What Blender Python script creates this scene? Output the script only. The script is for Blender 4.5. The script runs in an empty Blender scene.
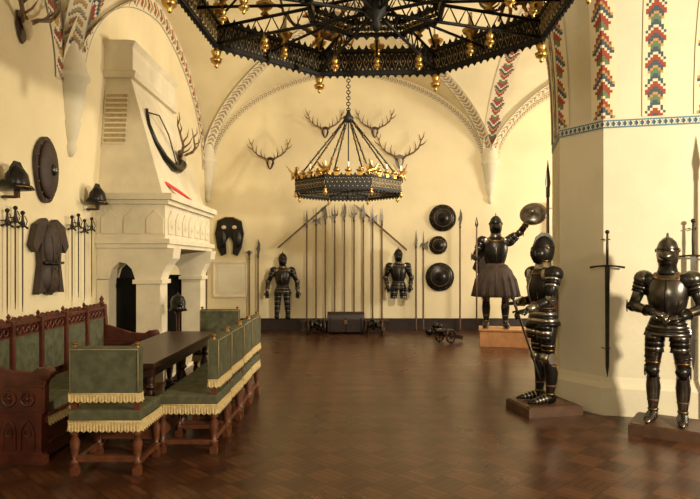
import bpy, bmesh, math, random
from mathutils import Vector, Matrix
random.seed(7)
S=bpy.context.scene
V=Vector
pi=math.pi
# ---------------------------------------------------------------- materials
def mat(name,col,rough=.6,metal=0.,var=.25,scale=8.,bump=0.,bscale=60.,spec=.5):
    m=bpy.data.materials.new(name);m.use_nodes=True
    nt=m.node_tree;N=nt.nodes;L=nt.links
    p=N['Principled BSDF']
    tc=N.new('ShaderNodeTexCoord')
    nz=N.new('ShaderNodeTexNoise');nz.inputs['Scale'].default_value=scale;nz.inputs['Detail'].default_value=5
    L.new(tc.outputs['Object'],nz.inputs['Vector'])
    r=N.new('ShaderNodeValToRGB')
    r.color_ramp.elements[0].position=.3;r.color_ramp.elements[1].position=.7
    r.color_ramp.elements[0].color=[c*(1-var) for c in col]+[1]
    r.color_ramp.elements[1].color=[min(1,c*(1+var)) for c in col]+[1]
    L.new(nz.outputs['Fac'],r.inputs['Fac']);L.new(r.outputs['Color'],p.inputs['Base Color'])
    p.inputs['Roughness'].default_value=rough;p.inputs['Metallic'].default_value=metal
    p.inputs['Specular IOR Level'].default_value=spec
    if bump>0:
        n2=N.new('ShaderNodeTexNoise');n2.inputs['Scale'].default_value=bscale;n2.inputs['Detail'].default_value=3
        L.new(tc.outputs['Object'],n2.inputs['Vector'])
        b=N.new('ShaderNodeBump');b.inputs['Strength'].default_value=bump;b.inputs['Distance'].default_value=.01
        L.new(n2.outputs['Fac'],b.inputs['Height']);L.new(b.outputs['Normal'],p.inputs['Normal'])
    return m
PLASTER=mat('plaster_cream',(.78,.68,.45),.9,0,.09,.9,.25,25,.2)
PILLAR=mat('plaster_pillar',(.67,.62,.48),.9,0,.07,1.5,.2,25,.2)
STONE=mat('stone_fireplace',(.70,.63,.47),.85,0,.10,3,.3,40,.2)
SOOT=mat('soot',(.012,.011,.010),.95,0,.3,4,0,1,.1)
STEEL=mat('steel_dark',(.125,.115,.10),.28,.95,.5,9,.1,30)
STEELB=mat('steel_bright',(.36,.33,.28),.30,1,.25,10)
BLADE=mat('steel_blade',(.12,.11,.10),.35,.95,.25,10)
BLACK=mat('steel_black',(.024,.022,.020),.34,.75,.3,10)
BRASS=mat('brass',(.55,.34,.10),.36,1,.25,12)
BRASSD=mat('brass_aged',(.22,.13,.05),.4,1,.25,12)
STRAP=mat('leather_strap',(.12,.05,.022),.6,0,.3,14)
IRON=mat('wrought_iron',(.010,.010,.011),.6,.3,.3,14)
WOOD=mat('wood_dark',(.040,.016,.009),.34,0,.45,10,.1,60)
WOODB=mat('wood_baseboard',(.018,.008,.006),.5,0,.4,10)
WOODR=mat('wood_red',(.085,.019,.010),.38,0,.4,9,.15,50)
WOODC=mat('wood_chair',(.12,.038,.016),.38,0,.35,12)
WOODP=mat('wood_plinth',(.08,.038,.019),.5,0,.35,8)
WOODO=mat('wood_orange',(.50,.24,.10),.5,0,.2,6)
POLE=mat('wood_pole',(.13,.075,.035),.55,0,.3,10)
GREEN=mat('velvet_green',(.095,.098,.060),.85,0,.30,14,.3,200,.2)
FRINGE=mat('fringe_gold',(.55,.42,.20),.75,0,.25,40)
LEATH=mat('leather_brown',(.035,.020,.015),.6,0,.35,10,.4,40)
CLOTH=mat('cloth_brown',(.045,.028,.02),.8,0,.35,8,.3,60)
RUST=mat('leather_rust',(.30,.12,.05),.6,0,.3,8)
BONE=mat('antler_bone',(.16,.10,.055),.6,0,.4,10,.3,60)
SKULL=mat('skull_bone',(.55,.45,.30),.7,0,.2,10)
RED=mat('red_plume',(.55,.03,.04),.6,0,.2,10)
TAN=mat('gilt_tan',(.42,.32,.17),.5,.3,.2,20)
CANDLE=mat('candle_wax',(.75,.68,.5),.6,0,.05,5)

def parquet():
    m=bpy.data.materials.new('parquet');m.use_nodes=True
    nt=m.node_tree;N=nt.nodes;L=nt.links;p=N['Principled BSDF']
    tc=N.new('ShaderNodeTexCoord')
    mp=N.new('ShaderNodeMapping');mp.inputs['Rotation'].default_value=(0,0,math.radians(45))
    L.new(tc.outputs['Object'],mp.inputs['Vector'])
    mp2=N.new('ShaderNodeMapping');mp2.inputs['Rotation'].default_value=(0,0,math.radians(90))
    L.new(mp.outputs['Vector'],mp2.inputs['Vector'])
    def brick(src):
        b=N.new('ShaderNodeTexBrick');b.offset=0
        b.inputs['Scale'].default_value=1
        b.inputs['Brick Width'].default_value=.26;b.inputs['Row Height'].default_value=.065
        b.inputs['Mortar Size'].default_value=.004
        b.inputs['Color1'].default_value=(.098,.038,.016,1);b.inputs['Color2'].default_value=(.060,.022,.010,1)
        b.inputs['Mortar'].default_value=(.014,.006,.004,1)
        L.new(src.outputs['Vector'],b.inputs['Vector']);return b
    b1=brick(mp);b2=brick(mp2)
    ch=N.new('ShaderNodeTexChecker');ch.inputs['Scale'].default_value=1/.26
    L.new(mp.outputs['Vector'],ch.inputs['Vector'])
    mx=N.new('ShaderNodeMix');mx.data_type='RGBA'
    L.new(ch.outputs['Fac'],mx.inputs[0]);L.new(b1.outputs['Color'],mx.inputs[6]);L.new(b2.outputs['Color'],mx.inputs[7])
    tint=N.new('ShaderNodeMix');tint.data_type='RGBA';tint.blend_type='MULTIPLY';tint.inputs[0].default_value=1
    cm=N.new('ShaderNodeMix');cm.data_type='RGBA'
    cm.inputs[6].default_value=(1,1,1,1);cm.inputs[7].default_value=(.66,.60,.56,1)
    L.new(ch.outputs['Fac'],cm.inputs[0])
    L.new(mx.outputs[2],tint.inputs[6]);L.new(cm.outputs[2],tint.inputs[7])
    nz=N.new('ShaderNodeTexNoise');nz.inputs['Scale'].default_value=1.3;nz.inputs['Detail'].default_value=6
    L.new(tc.outputs['Object'],nz.inputs['Vector'])
    rr=N.new('ShaderNodeMapRange');rr.inputs['To Min'].default_value=.20;rr.inputs['To Max'].default_value=.40
    L.new(nz.outputs['Fac'],rr.inputs['Value']);L.new(rr.outputs['Result'],p.inputs['Roughness'])
    p.inputs['Specular IOR Level'].default_value=.38
    L.new(tint.outputs[2],p.inputs['Base Color'])
    return m
PARQ=parquet()

def pattern(name,base,cols,border=None,q=10,rep=1.0,mode='chev',bw=.92):
    m=bpy.data.materials.new(name);m.use_nodes=True
    nt=m.node_tree;N=nt.nodes;L=nt.links;p=N['Principled BSDF']
    p.inputs['Roughness'].default_value=.9;p.inputs['Specular IOR Level'].default_value=.2
    uv=N.new('ShaderNodeUVMap');sx=N.new('ShaderNodeSeparateXYZ');L.new(uv.outputs['UV'],sx.inputs[0])
    def M(op,a,b=None):
        n=N.new('ShaderNodeMath');n.operation=op
        for i,x in enumerate((a,b)):
            if x is None: continue
            if isinstance(x,(int,float)): n.inputs[i].default_value=x
            else: L.new(x,n.inputs[i])
        return n.outputs[0]
    def quant(x): return M('DIVIDE',M('ADD',M('FLOOR',M('MULTIPLY',x,q)),.5),q)
    uq=quant(M('MULTIPLY',sx.outputs['X'],rep));v=quant(sx.outputs['Y'])
    e=M('MULTIPLY',M('ABSOLUTE',M('SUBTRACT',v,.5)),2)
    ph=M('FRACT',M('ADD',M('MULTIPLY',uq,1.0),M('MULTIPLY',e,.5)))
    r=N.new('ShaderNodeValToRGB');r.color_ramp.interpolation='CONSTANT'
    els=r.color_ramp.elements;n=len(cols)
    els[0].position=0;els[0].color=(*cols[0],1);els[1].position=1/n;els[1].color=(*cols[1],1)
    for i in range(2,n):
        k=els.new(i/n);k.color=(*cols[i],1)
    L.new(ph,r.inputs['Fac'])
    tri=M('ABSOLUTE',M('SUBTRACT',M('MULTIPLY',M('FRACT',M('MULTIPLY',uq,1.0)),2),1))
    lim=M('ADD',M('MULTIPLY',tri,.5),.36)
    g=M('GREATER_THAN',e,lim)
    mx=N.new('ShaderNodeMix');mx.data_type='RGBA';L.new(g,mx.inputs[0]);L.new(r.outputs['Color'],mx.inputs[6])
    mx.inputs[7].default_value=(*base,1)
    out=mx.outputs[2]
    if border:
        e0=M('MULTIPLY',M('ABSOLUTE',M('SUBTRACT',sx.outputs['Y'],.5)),2)
        g2=M('GREATER_THAN',e0,bw)
        m2=N.new('ShaderNodeMix');m2.data_type='RGBA';L.new(g2,m2.inputs[0]);L.new(out,m2.inputs[6])
        m2.inputs[7].default_value=(*border,1);out=m2.outputs[2]
    L.new(out,p.inputs['Base Color'])
    return m
CB=(.72,.64,.46)
r_=(.30,.075,.05);n_=(.07,.10,.13);g_=(.13,.20,.12);o_=(.48,.28,.10)
PAT=pattern('painted_rib',CB,[r_,CB,n_,o_,r_,CB,g_,r_],None,12,.8)
PATN=pattern('painted_rib_narrow',CB,[n_,r_,CB,n_,g_,o_],None,10,.9)
PATG=pattern('painted_rib_grey',CB,[(.40,.30,.17),CB,(.26,.16,.10),(.30,.30,.22),CB,(.40,.20,.11)],(.28,.31,.26),10,1.2)
PATW=pattern('painted_rib_wallarch',CB,[r_,CB,n_,o_,CB,g_],(.28,.31,.25),12,1.0)
PATB=pattern('painted_band',CB,[n_,CB,(.14,.24,.33),n_],(.12,.22,.30),12,2.0,bw=.62)

# ---------------------------------------------------------------- builder
class B:
    def __init__(s): s.v=[];s.f=[];s.m=[];s.sm=[];s.ms=[];s.T=Matrix()
    def mi(s,m):
        if m not in s.ms: s.ms.append(m)
        return s.ms.index(m)
    def add(s,vs,fs,m,sm):
        o=len(s.v);s.v+= [s.T@V(x) for x in vs];k=s.mi(m)
        for f in fs: s.f.append([i+o for i in f]);s.m.append(k);s.sm.append(sm)
    def tube(s,pts,rad,m,n=10,ref=None,cap=True,sm=True):
        pts=[V(p) for p in pts]
        if not isinstance(rad,(list,tuple)): rad=[rad]*len(pts)
        side=None;vs=[];fs=[]
        for i,p in enumerate(pts):
            t=(pts[min(i+1,len(pts)-1)]-pts[max(i-1,0)])
            if t.length<1e-9: t=V((0,0,1))
            t.normalize()
            if side is None:
                side=V(ref) if ref else (V((1,0,0)) if abs(t.x)<.8 else V((0,1,0)))
            side=side-t*side.dot(t);side.normalize();o=t.cross(side)
            r=rad[i];a,b=(r if isinstance(r,(list,tuple)) else (r,r))
            for k in range(n):
                an=2*pi*k/n;vs.append(p+side*a*math.cos(an)+o*b*math.sin(an))
        for i in range(len(pts)-1):
            for k in range(n):
                fs.append([i*n+k,i*n+(k+1)%n,(i+1)*n+(k+1)%n,(i+1)*n+k])
        if cap: fs.append(list(range(n))[::-1]);fs.append([(len(pts)-1)*n+k for k in range(n)])
        s.add(vs,fs,m,sm)
    def lathe(s,prof,c,m,n=14,R=None):
        c=V(c);R=R or Matrix.Identity(3);vs=[];fs=[]
        for r,z in prof:
            for k in range(n):
                a=2*pi*k/n;vs.append(c+R@V((r*math.cos(a),r*math.sin(a),z)))
        for i in range(len(prof)-1):
            for k in range(n): fs.append([i*n+k,i*n+(k+1)%n,(i+1)*n+(k+1)%n,(i+1)*n+k])
        fs.append(list(range(n))[::-1]);fs.append([(len(prof)-1)*n+k for k in range(n)])
        s.add(vs,fs,m,True)
    def ell(s,c,r,m,R=None,n=14,h=8):
        c=V(c);R=R or Matrix.Identity(3);r=(r,r,r) if isinstance(r,(int,float)) else r
        vs=[];fs=[]
        for i in range(h+1):
            ph=pi*(.02+.96*i/h)
            for k in range(n):
                a=2*pi*k/n
                vs.append(c+R@V((r[0]*math.sin(ph)*math.cos(a),r[1]*math.sin(ph)*math.sin(a),r[2]*math.cos(ph))))
        for i in range(h):
            for k in range(n): fs.append([i*n+k,(i+1)*n+k,(i+1)*n+(k+1)%n,i*n+(k+1)%n])
        fs.append(list(range(n)));fs.append([h*n+k for k in range(n)][::-1])
        s.add(vs,fs,m,True)
    def box(s,c,d,m,R=None,top=None):
        c=V(c);R=R or Matrix.Identity(3);x,y,z=[q/2 for q in d];t=top or (1,1)
        vs=[c+R@V(q) for q in ((-x,-y,-z),(x,-y,-z),(x,y,-z),(-x,y,-z),(-x*t[0],-y*t[1],z),(x*t[0],-y*t[1],z),(x*t[0],y*t[1],z),(-x*t[0],y*t[1],z))]
        s.add(vs,[[3,2,1,0],[4,5,6,7],[0,1,5,4],[1,2,6,5],[2,3,7,6],[3,0,4,7]],m,False)
    def prism(s,poly,c,ux,uy,th,m,sm=False):
        c=V(c);ux=V(ux);uy=V(uy);nn=ux.cross(uy);nn.normalize()
        n=len(poly);vs=[c+ux*a+uy*b-nn*th/2 for a,b in poly]+[c+ux*a+uy*b+nn*th/2 for a,b in poly]
        fs=[list(range(n))[::-1],[n+i for i in range(n)]]+[[i,(i+1)%n,n+(i+1)%n,n+i] for i in range(n)]
        s.add(vs,fs,m,sm)
    def ring(s,c,R0,r,m,n=24,k=6,R=None):
        c=V(c);R=R or Matrix.Identity(3);vs=[];fs=[]
        for i in range(n):
            a=2*pi*i/n
            for j in range(k):
                b=2*pi*j/k;q=R0+r*math.cos(b)
                vs.append(c+R@V((q*math.cos(a),q*math.sin(a),r*math.sin(b))))
        for i in range(n):
            for j in range(k):
                fs.append([i*k+j,((i+1)%n)*k+j,((i+1)%n)*k+(j+1)%k,i*k+(j+1)%k])
        s.add(vs,fs,m,True)
    def loftpoly(s,rings,m,sm=False,cap=True):
        n=len(rings[0]);vs=[p for r in rings for p in r];fs=[]
        for i in range(len(rings)-1):
            for k in range(n): fs.append([i*n+k,i*n+(k+1)%n,(i+1)*n+(k+1)%n,(i+1)*n+k])
        if cap: fs.append(list(range(n))[::-1]);fs.append([(len(rings)-1)*n+k for k in range(n)])
        s.add(vs,fs,m,sm)
    def obj(s,name,loc=(0,0,0),rotz=0,bevel=0,scale=1,parent=None,rot=None):
        me=bpy.data.meshes.new(name);me.from_pydata([tuple(v) for v in s.v],[],s.f)
        for m in s.ms: me.materials.append(m)
        for p,k,sm in zip(me.polygons,s.m,s.sm): p.material_index=k;p.use_smooth=sm
        bm=bmesh.new();bm.from_mesh(me);bmesh.ops.recalc_face_normals(bm,faces=bm.faces);bm.to_mesh(me);bm.free()
        o=bpy.data.objects.new(name,me);S.collection.objects.link(o)
        o.location=loc;o.rotation_euler=rot or (0,0,rotz);o.scale=(scale,)*3
        if bevel:
            md=o.modifiers.new('bevel','BEVEL');md.width=bevel;md.segments=2;md.limit_method='ANGLE'
        if parent: o.parent=parent
        return o
def inst(o,loc,rotz=0,scale=None,rot=None):
    c=o.copy();S.collection.objects.link(c);c.location=loc;c.rotation_euler=rot or (0,0,rotz)
    if scale: c.scale=(scale,)*3
    return c
RX=lambda a:Matrix.Rotation(a,3,'X')
RY=lambda a:Matrix.Rotation(a,3,'Y')
RZ=lambda a:Matrix.Rotation(a,3,'Z')

# ---------------------------------------------------------------- room shell
XL,XP,XR=-3.6,3.5,10.6
YB=15.0;YG=[15.0,7.7,.4,-6.9]
ZS,ZH=4.0,2.55
RP=1.14
def f(t):
    t=min(1,abs(t));return math.sqrt(max(0,RP*RP-(t+RP-1)**2))/math.sqrt(RP*RP-(RP-1)**2)
def vz(x,y):
    if x<XP: u=(x-(XL+XP)/2)/((XP-XL)/2)
    else: u=(x-(XP+XR)/2)/((XR-XP)/2)
    for i in range(3):
        if y>=YG[i+1]-1e-6 or i==2:
            v=(y-(YG[i]+YG[i+1])/2)/((YG[i]-YG[i+1])/2);break
    return ZS+ZH*max(f(u),f(v))
b=B();b.box((3.5,4,-.05),(14.4,22.4,.1),PARQ);b.obj('floor')
b=B();b.box((XL-.1,4,3.5),(.2,22.2,7),PLASTER);wl=b.obj('wall_left')
b=B();b.box((XR+.1,4,3.5),(.2,22.2,7),PLASTER);b.obj('wall_right')
b=B();b.box((3.5,YB+.1,3.5),(14.4,.2,7),PLASTER);b.obj('wall_back')
b=B()
n=36
for x0,x1 in ((XL,XP),(XP,XR)):
    for k in range(3):
        y1,y0=YG[k],YG[k+1];vs=[];fs=[]
        ts=[math.sin(pi/2*(-1+2*i/n)) for i in range(n+1)]
        for i in range(n+1):
            for j in range(n+1):
                u,v=ts[i],ts[j]
                vs.append(((x0+x1)/2+u*(x1-x0)/2,(y0+y1)/2+v*(y1-y0)/2,ZS+ZH*max(f(u),f(v))))
        for i in range(n):
            for j in range(n):
                a,bb,c,d=i*(n+1)+j,(i+1)*(n+1)+j,(i+1)*(n+1)+j+1,i*(n+1)+j+1
                if (ts[i]+ts[i+1])*(ts[j]+ts[j+1])>0: fs+= [[a,bb,c],[a,c,d]]
                else: fs+= [[a,bb,d],[bb,c,d]]
        b.add(vs,fs,PLASTER,False)
ceil=b.obj('ceiling')

def ribbon(name,path,acrossf,w,m,parent,surf=None,na=4):
    vs=[];uv=[];fs=[];L=0
    for i,p in enumerate(path):
        if i: L+=(V(path[i])-V(path[i-1])).length
        ac=V(acrossf(i))
        for k in range(na+1):
            q=V(p)+ac*(k/na-.5)*w
            if surf: q.z=surf(q.x,q.y)-.015
            vs.append(q);uv.append((L/w,k/na))
    for i in range(len(path)-1):
        for k in range(na):
            a=i*(na+1)+k;fs.append([a,a+1,a+na+2,a+na+1])
    me=bpy.data.meshes.new(name);me.from_pydata([tuple(q) for q in vs],[],fs);me.materials.append(m)
    ul=me.uv_layers.new(name='UVMap')
    for p in me.polygons:
        for li in p.loop_indices: ul.data[li].uv=uv[me.loops[li].vertex_index]
    o=bpy.data.objects.new(name,me);S.collection.objects.link(o);o.parent=parent
    return o
ts=[math.sin(pi/2*(-1+2*i/60)) for i in range(61)]
for x0,x1 in ((XL,XP),(XP,XR)):
    for k in range(3):
        y1,y0=YG[k],YG[k+1]
        for sg in (1,-1):
            hx,hy=(x1-x0)/2,(y1-y0)/2
            path=[((x0+x1)/2+u*hx,(y0+y1)/2+sg*u*hy,ZS+ZH*f(u)-.015) for u in ts if abs(u)<.999]
            d=V((hy,-sg*hx,0)).normalized()
            ribbon('painted_rib_groin',path,lambda i:d,.28,PATG,ceil,None,6)
for k in range(3):
    y1,y0=YG[k],YG[k+1]
    path=[(XP,(y0+y1)/2+u*(y1-y0)/2,ZS+ZH*f(u)-.02) for u in ts]
    ribbon('painted_rib_arcade',path,lambda i:(1,0,0),.40,PAT,ceil)
    path=[(XL+.012,(y0+y1)/2+u*(y1-y0)/2*.945,ZS+ZH*f(u)*.945-.03) for u in ts]
    def ac(i,path=path):
        a=V(path[max(i-1,0)]);c=V(path[min(i+1,len(path)-1)]);t=(c-a).normalized();return t.cross(V((1,0,0)))
    ribbon('painted_rib_wall',path,ac,.36,PATW,ceil)
for yy in YG[1:3]:
    for x0,x1 in ((XL,XP),(XP,XR)):
        path=[((x0+x1)/2+u*(x1-x0)/2,yy,ZS+ZH*f(u)-.02) for u in ts]
        ribbon('painted_rib_transverse',path,lambda i:(0,1,0),.42,PAT,ceil)
for x0,x1 in ((XL,XP),(XP,XR)):
    path=[((x0+x1)/2+u*(x1-x0)/2*.97,YB-.012,ZS+ZH*f(u)*.97-.02) for u in ts]
    def ac(i,path=path):
        a=V(path[max(i-1,0)]);c=V(path[min(i+1,len(path)-1)]);t=(c-a).normalized();return t.cross(V((0,1,0)))
    ribbon('painted_rib_wall',path,ac,.14,PATG,ceil)
def corbel(loc,s=1.,name='corbel'):
    b=B()
    b.lathe([(.02,-1.05),(.05,-1.0),(.075,-.93),(.05,-.88),(.08,-.8),(.12,-.62),(.105,-.58),(.13,-.5),(.19,-.1),(.23,-.06),(.23,0),(.20,.02),(.17,.2),(.10,.42),(.04,.6)],(0,0,0),PILLAR,16)
    o=b.obj(name,loc,scale=s);o.parent=ceil;return o
corbel((XL+.02,7.7,4.1));corbel((XP,YB-.02,4.2));corbel((XL+.05,YB-.05,4.25))
b=B();b.box((XP,YB-.03,.13),(14.1,.06,.26),WOODB);b.box((XP,YB-.035,.28),(14.1,.07,.03),WOODB);b.obj('baseboard_back')
b=B();b.box((XL+.03,9.9-5.5,.12),(.06,8.0,.24),WOODB);b.box((XL+.03,13.1,.12),(.06,3.7,.24),WOODB);b.obj('baseboard_left')
# framed wall panelling at the far left of the back wall
b=B();b.box((-2.99,YB-.02,1.27),(.80,.03,.90),STONE)
for z in (.84,1.70): b.box((-2.99,YB-.035,z),(.86,.05,.05),STONE)
for x in (-3.40,-2.58): b.box((x,YB-.035,1.27),(.05,.05,.86),STONE)
b.box((-2.99,YB-.037,1.27),(.62,.02,.68),PILLAR);b.obj('framed_wall_plaque',bevel=.006)

# pillar -------------------------------------------------
th=math.radians(14);C=V((3.57,7.495,0))
e1=V((math.cos(th),-math.sin(th),0));e2=V((math.sin(th),math.cos(th),0))
hs=.95;hf=.525
pl=[(-hf,-hs),(hf,-hs),(hs,-hf),(hs,hf),(hf,hs),(-hf,hs),(-hs,hf),(-hs,-hf)]
def pring(s,z): return [C+e1*a*s+e2*c*s+V((0,0,z)) for a,c in pl]
b=B()
b.loftpoly([pring(1.05,0),pring(1.05,.30),pring(1.02,.36),pring(1.0,.42),pring(1.0,3.23)],PILLAR)
fl=[(3.23,1.0),(3.6,1.005),(4.0,1.02),(4.4,1.055),(4.8,1.12),(5.2,1.23),(5.6,1.42),(5.9,1.65),(6.2,2.0),(6.45,2.5)]
b.loftpoly([pring(s,z) for z,s in fl],PILLAR)
pil=b.obj('octagonal_pillar')
def loopband(z0,z1,s,m,w):
    vs=[];uv=[];fs=[];r=pring(s,0);nn=len(r)
    for i in range(nn):
        p,q=r[i],r[(i+1)%nn];l=(q-p).length
        k=max(1,round(l/w));
        o=len(vs)
        for (pp,uu) in ((p,0),(q,k)):
            for zz,vv in ((z0,0),(z1,1)): vs.append((pp.x,pp.y,zz));uv.append((uu,vv))
        fs.append([o,o+2,o+3,o+1])
    me=bpy.data.meshes.new('painted_band');me.from_pydata(vs,[],fs);me.materials.append(m)
    ul=me.uv_layers.new(name='UVMap')
    for p in me.polygons:
        for li in p.loop_indices: ul.data[li].uv=uv[me.loops[li].vertex_index]
    o=bpy.data.objects.new('painted_band',me);S.collection.objects.link(o);o.parent=pil
loopband(3.19,3.28,1.008,PATB,.12)
def flz(z):
    for (a,sa),(c,sc) in zip(fl,fl[1:]):
        if z<=c: return sa+(sc-sa)*(z-a)/(c-a)
    return fl[-1][1]
zz=[3.3+i*.1 for i in range(32)]
for (a,c) in pl:
    pts=[C+e1*a*flz(z)*1.012+e2*c*flz(z)*1.012+V((0,0,z)) for z in zz]
    idx=(pl.index((a,c)))
    A=V(pl[idx-1]);Q=V(pl[(idx+1)%8]);P0=V((a,c))
    dA=(A-P0).normalized();dQ=(Q-P0).normalized()
    for sgn,d in ((1,dA),(-1,dQ)):
        dv=e1*d.x+e2*d.y
        path=[p+dv*.075 for p in pts]
        o=ribbon('painted_rib_pillar',path,lambda i:dv,.15,PAT,pil,None,2)
        ul=o.data.uv_layers[0]
        for l in ul.data: l.uv=(l.uv[0]*.5,.5+l.uv[1]*.5)
for i in range(8):
    P0=V(pl[i]);Q=V(pl[(i+1)%8])
    if (Q-P0).length<.8: continue
    Mi=(P0+Q)/2;d=(Q-P0).normalized();dv=e1*d.x+e2*d.y
    path=[C+(e1*Mi.x+e2*Mi.y)*flz(z)*1.012+V((0,0,z)) for z in zz]
    ribbon('painted_rib_pillar',path,lambda i:dv,.26,PATN,pil,None,2)

b=B()
b.box((5.7,YB-.03,1.5),(1.3,.04,3.0),WOOD)
for x in (5.0,6.4): b.box((x,YB-.06,1.5),(.14,.10,3.1),STONE)
b.box((5.7,YB-.06,3.1),(1.6,.10,.16),STONE)
for x in (5.35,5.7,6.05):
    for z in (.6,1.5,2.4): b.box((x,YB-.07,z),(.26,.03,.75),WOODR)
b.obj('door_1',bevel=.005)

# ---------------------------------------------------------------- fireplace
b=B()
Y0,Y1=8.5,11.2
XW=XL+.002
def yzx(poly,y,th,m): b.prism(poly,(0,y,0),(1,0,0),(0,0,1),th,m)
for y in (Y0+.2,Y1-.2):
    b.box((-2.87,y,.10),(.46,.46,.20),STONE);b.box((-2.87,y,.23),(.42,.42,.06),STONE,top=(.9,.9))
    b.box((-2.87,y,.82),(.34,.34,1.15),STONE)
    b.box((-2.87,y,1.42),(.42,.42,.06),STONE)
    prof=[(-3.05,1.45),(-2.69,1.45),(-2.66,1.55),(-2.60,1.66),(-2.52,1.75),(-2.50,1.90),(XW,1.90),(XW,1.45),(-3.42,1.45),(-3.38,1.6),(-3.28,1.70),(-3.18,1.68),(-3.1,1.6)]
    yzx(prof,y,.36,STONE)
    b.box((-3.51,y,.73),(.17,.36,1.46),STONE)
    b.box((-3.25,y+(.10 if y<10 else -.10),.72),(.45,.02,1.5),SOOT)
b.box((-3.58,(Y0+Y1)/2,.95),(.03,Y1-Y0-.4,1.9),SOOT)
b.box((-3.1,(Y0+Y1)/2,.03),(.98,Y1-Y0-.6,.06),STONE)
def slab(x1,y0,y1,z0,z1,m=STONE): b.box(((XW+x1)/2,(y0+y1)/2,(z0+z1)/2),(x1-XW,y1-y0,z1-z0),m)
slab(-2.58,Y0-.02,Y1+.02,1.90,1.96);slab(-2.54,Y0-.06,Y1+.06,1.96,2.03)
slab(-2.62,Y0,Y1,2.03,2.52)
slab(-2.56,Y0-.05,Y1+.05,2.52,2.58);slab(-2.50,Y0-.10,Y1+.10,2.58,2.67)
for i in range(7):
    y=Y0+.25+i*(Y1-Y0-.5)/6
    b.prism([(-.13,-.17),(.13,-.17),(.13,.05),(.0,.17),(-.13,.05)],(-2.615,y,2.27),(0,1,0),(0,0,1),.03,STONE)
    b.ell((-2.60,y,2.25),(.03,.05,.07),STONE)
for i in range(3):
    b.prism([(-.12,-.17),(.12,-.17),(.12,.05),(.0,.17),(-.12,.05)],(-3.4+i*.32,Y0-.005,2.27),(1,0,0),(0,0,1),.03,STONE)
def rect(x1,y0,y1,z): return [V((XW,y0,z)),V((x1,y0,z)),V((x1,y1,z)),V((XW,y1,z))]
b.loftpoly([rect(-2.68,8.58,11.1,2.67),rect(-2.72,8.6,11.06,2.8),rect(-3.22,8.82,10.86,4.4)],STONE)
b.loftpoly([rect(-3.15,8.76,10.92,4.4),rect(-3.12,8.73,10.95,4.48),rect(-3.18,8.78,10.9,4.52),rect(-3.18,8.78,10.9,4.85),rect(-3.12,8.73,10.95,4.92),rect(-3.3,8.9,10.8,5.0)],STONE)
for i in range(10):
    z=3.42+i*.075;y=8.6+(z-2.8)*.22/1.6-.01
    b.box((-3.41,y,z),(.33,.03,.025),STONE)
    b.box((-3.41,y+.012,z+.037),(.31,.02,.045),TAN)
b.obj('fireplace',bevel=.008)
b=B()
b.tube([(-2.86,8.75,2.93),(-2.72,8.95,2.86),(-2.6,9.25,2.76),(-2.54,9.6,2.69)],[(.008,.01),(.018,.03),(.016,.03),(.012,.012)],RED,8)
b.tube([(-2.56,9.5,2.69),(-2.54,9.62,2.685)],.016,SKULL,8)
b.obj('red_feather')
# helmet on a turned stand beside the fireplace opening
b=B()
b.lathe([(.15,0),(.15,.03),(.06,.06),(.03,.1),(.035,.4),(.05,.5),(.025,.6),(.03,.95),(.07,1.0),(.07,1.02)],(0,0,0),WOOD,16)
b.tube([(0,0,1.0),(0,0,1.05),(0,0,1.13),(0,0,1.20),(0,0,1.245)],[(.13,.14),(.10,.12),(.105,.125),(.08,.10),(.01,.012)],BLACK,18)
b.tube([(0,-.08,1.10),(0,-.16,1.09)],[.07,.012],BLACK,12)
b.prism([(.09,1.12),(.06,1.22),(0,1.27),(-.06,1.24),(-.1,1.17),(0,1.22)],(0,0,0),(0,1,0),(0,0,1),.012,BLACK)
b.obj('helmet_on_stand',(-2.47,8.62,0),.5)

# ---------------------------------------------------------------- antlers
def antler(b,side,s=1.,tines=4):
    k=side
    beam=[(k*.05,-.04,.03),(k*.16,-.10,.12),(k*.32,-.16,.18),(k*.46,-.16,.30),(k*.52,-.12,.48),(k*.47,-.1,.66)]
    b.tube([V(p)*s for p in beam],[.028*s,.025*s,.022*s,.019*s,.014*s,.004*s],BONE,7)
    for (base,tip) in (((.10,-.07,.08),(.14,-.26,.22)),((.22,-.13,.15),(.22,-.30,.36)),((.38,-.165,.22),(.34,-.26,.46)),((.49,-.15,.36),(.66,-.2,.50)),((.52,-.12,.5),(.60,-.16,.70))):
        a=V((k*base[0],base[1],base[2]))*s;c=V((k*tip[0],tip[1],tip[2]))*s
        mid=(a+c)/2+V((k*.02,-.03,-.02))*s
        b.tube([a,mid,c],[.016*s,.013*s,.003*s],BONE,6)
def antler_obj(name,loc,rotz=0,scale=1.,head=False,tilt=0):
    b=B()
    b.prism([(-.10,.13),(0,.17),(.10,.13),(.11,-.02),(.06,-.14),(0,-.2),(-.06,-.14),(-.11,-.02)],(0,-.012,0),(1,0,0),(0,0,1),.022,WOOD)
    b.tube([(0,-.02,.05),(0,-.07,.02),(0,-.09,-.08),(0,-.08,-.16)],[(.045,.03),(.06,.05),(.04,.035),(.018,.015)],SKULL,10)
    antler(b,1);antler(b,-1)
    return b.obj(name,loc,rotz,scale=scale,rot=(tilt,0,rotz) if tilt else None)
antler_obj('deer_antlers',(-1.99,YB-.01,4.18),scale=.86)
antler_obj('deer_antlers',(1.24,YB-.01,4.22),scale=1.0)
antler_obj('deer_antlers',(-.62,YB-.01,4.95),scale=.8)
antler_obj('deer_antlers',(.62,YB-.01,4.95),scale=.8)
antler_obj('deer_antlers',(XL+.01,6.55,4.28),pi/2,scale=1.0)
antler_obj('deer_antlers',(-2.90,10.2,3.45),pi/2,scale=.95)
b=B()
hp=[(-3.055,9.02,4.0),(-3.0,8.95,3.75),(-2.92,9.02,3.5),(-2.84,9.22,3.3),(-2.80,9.5,3.2),(-2.80,9.8,3.22),(-2.82,10.02,3.32)]
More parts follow.
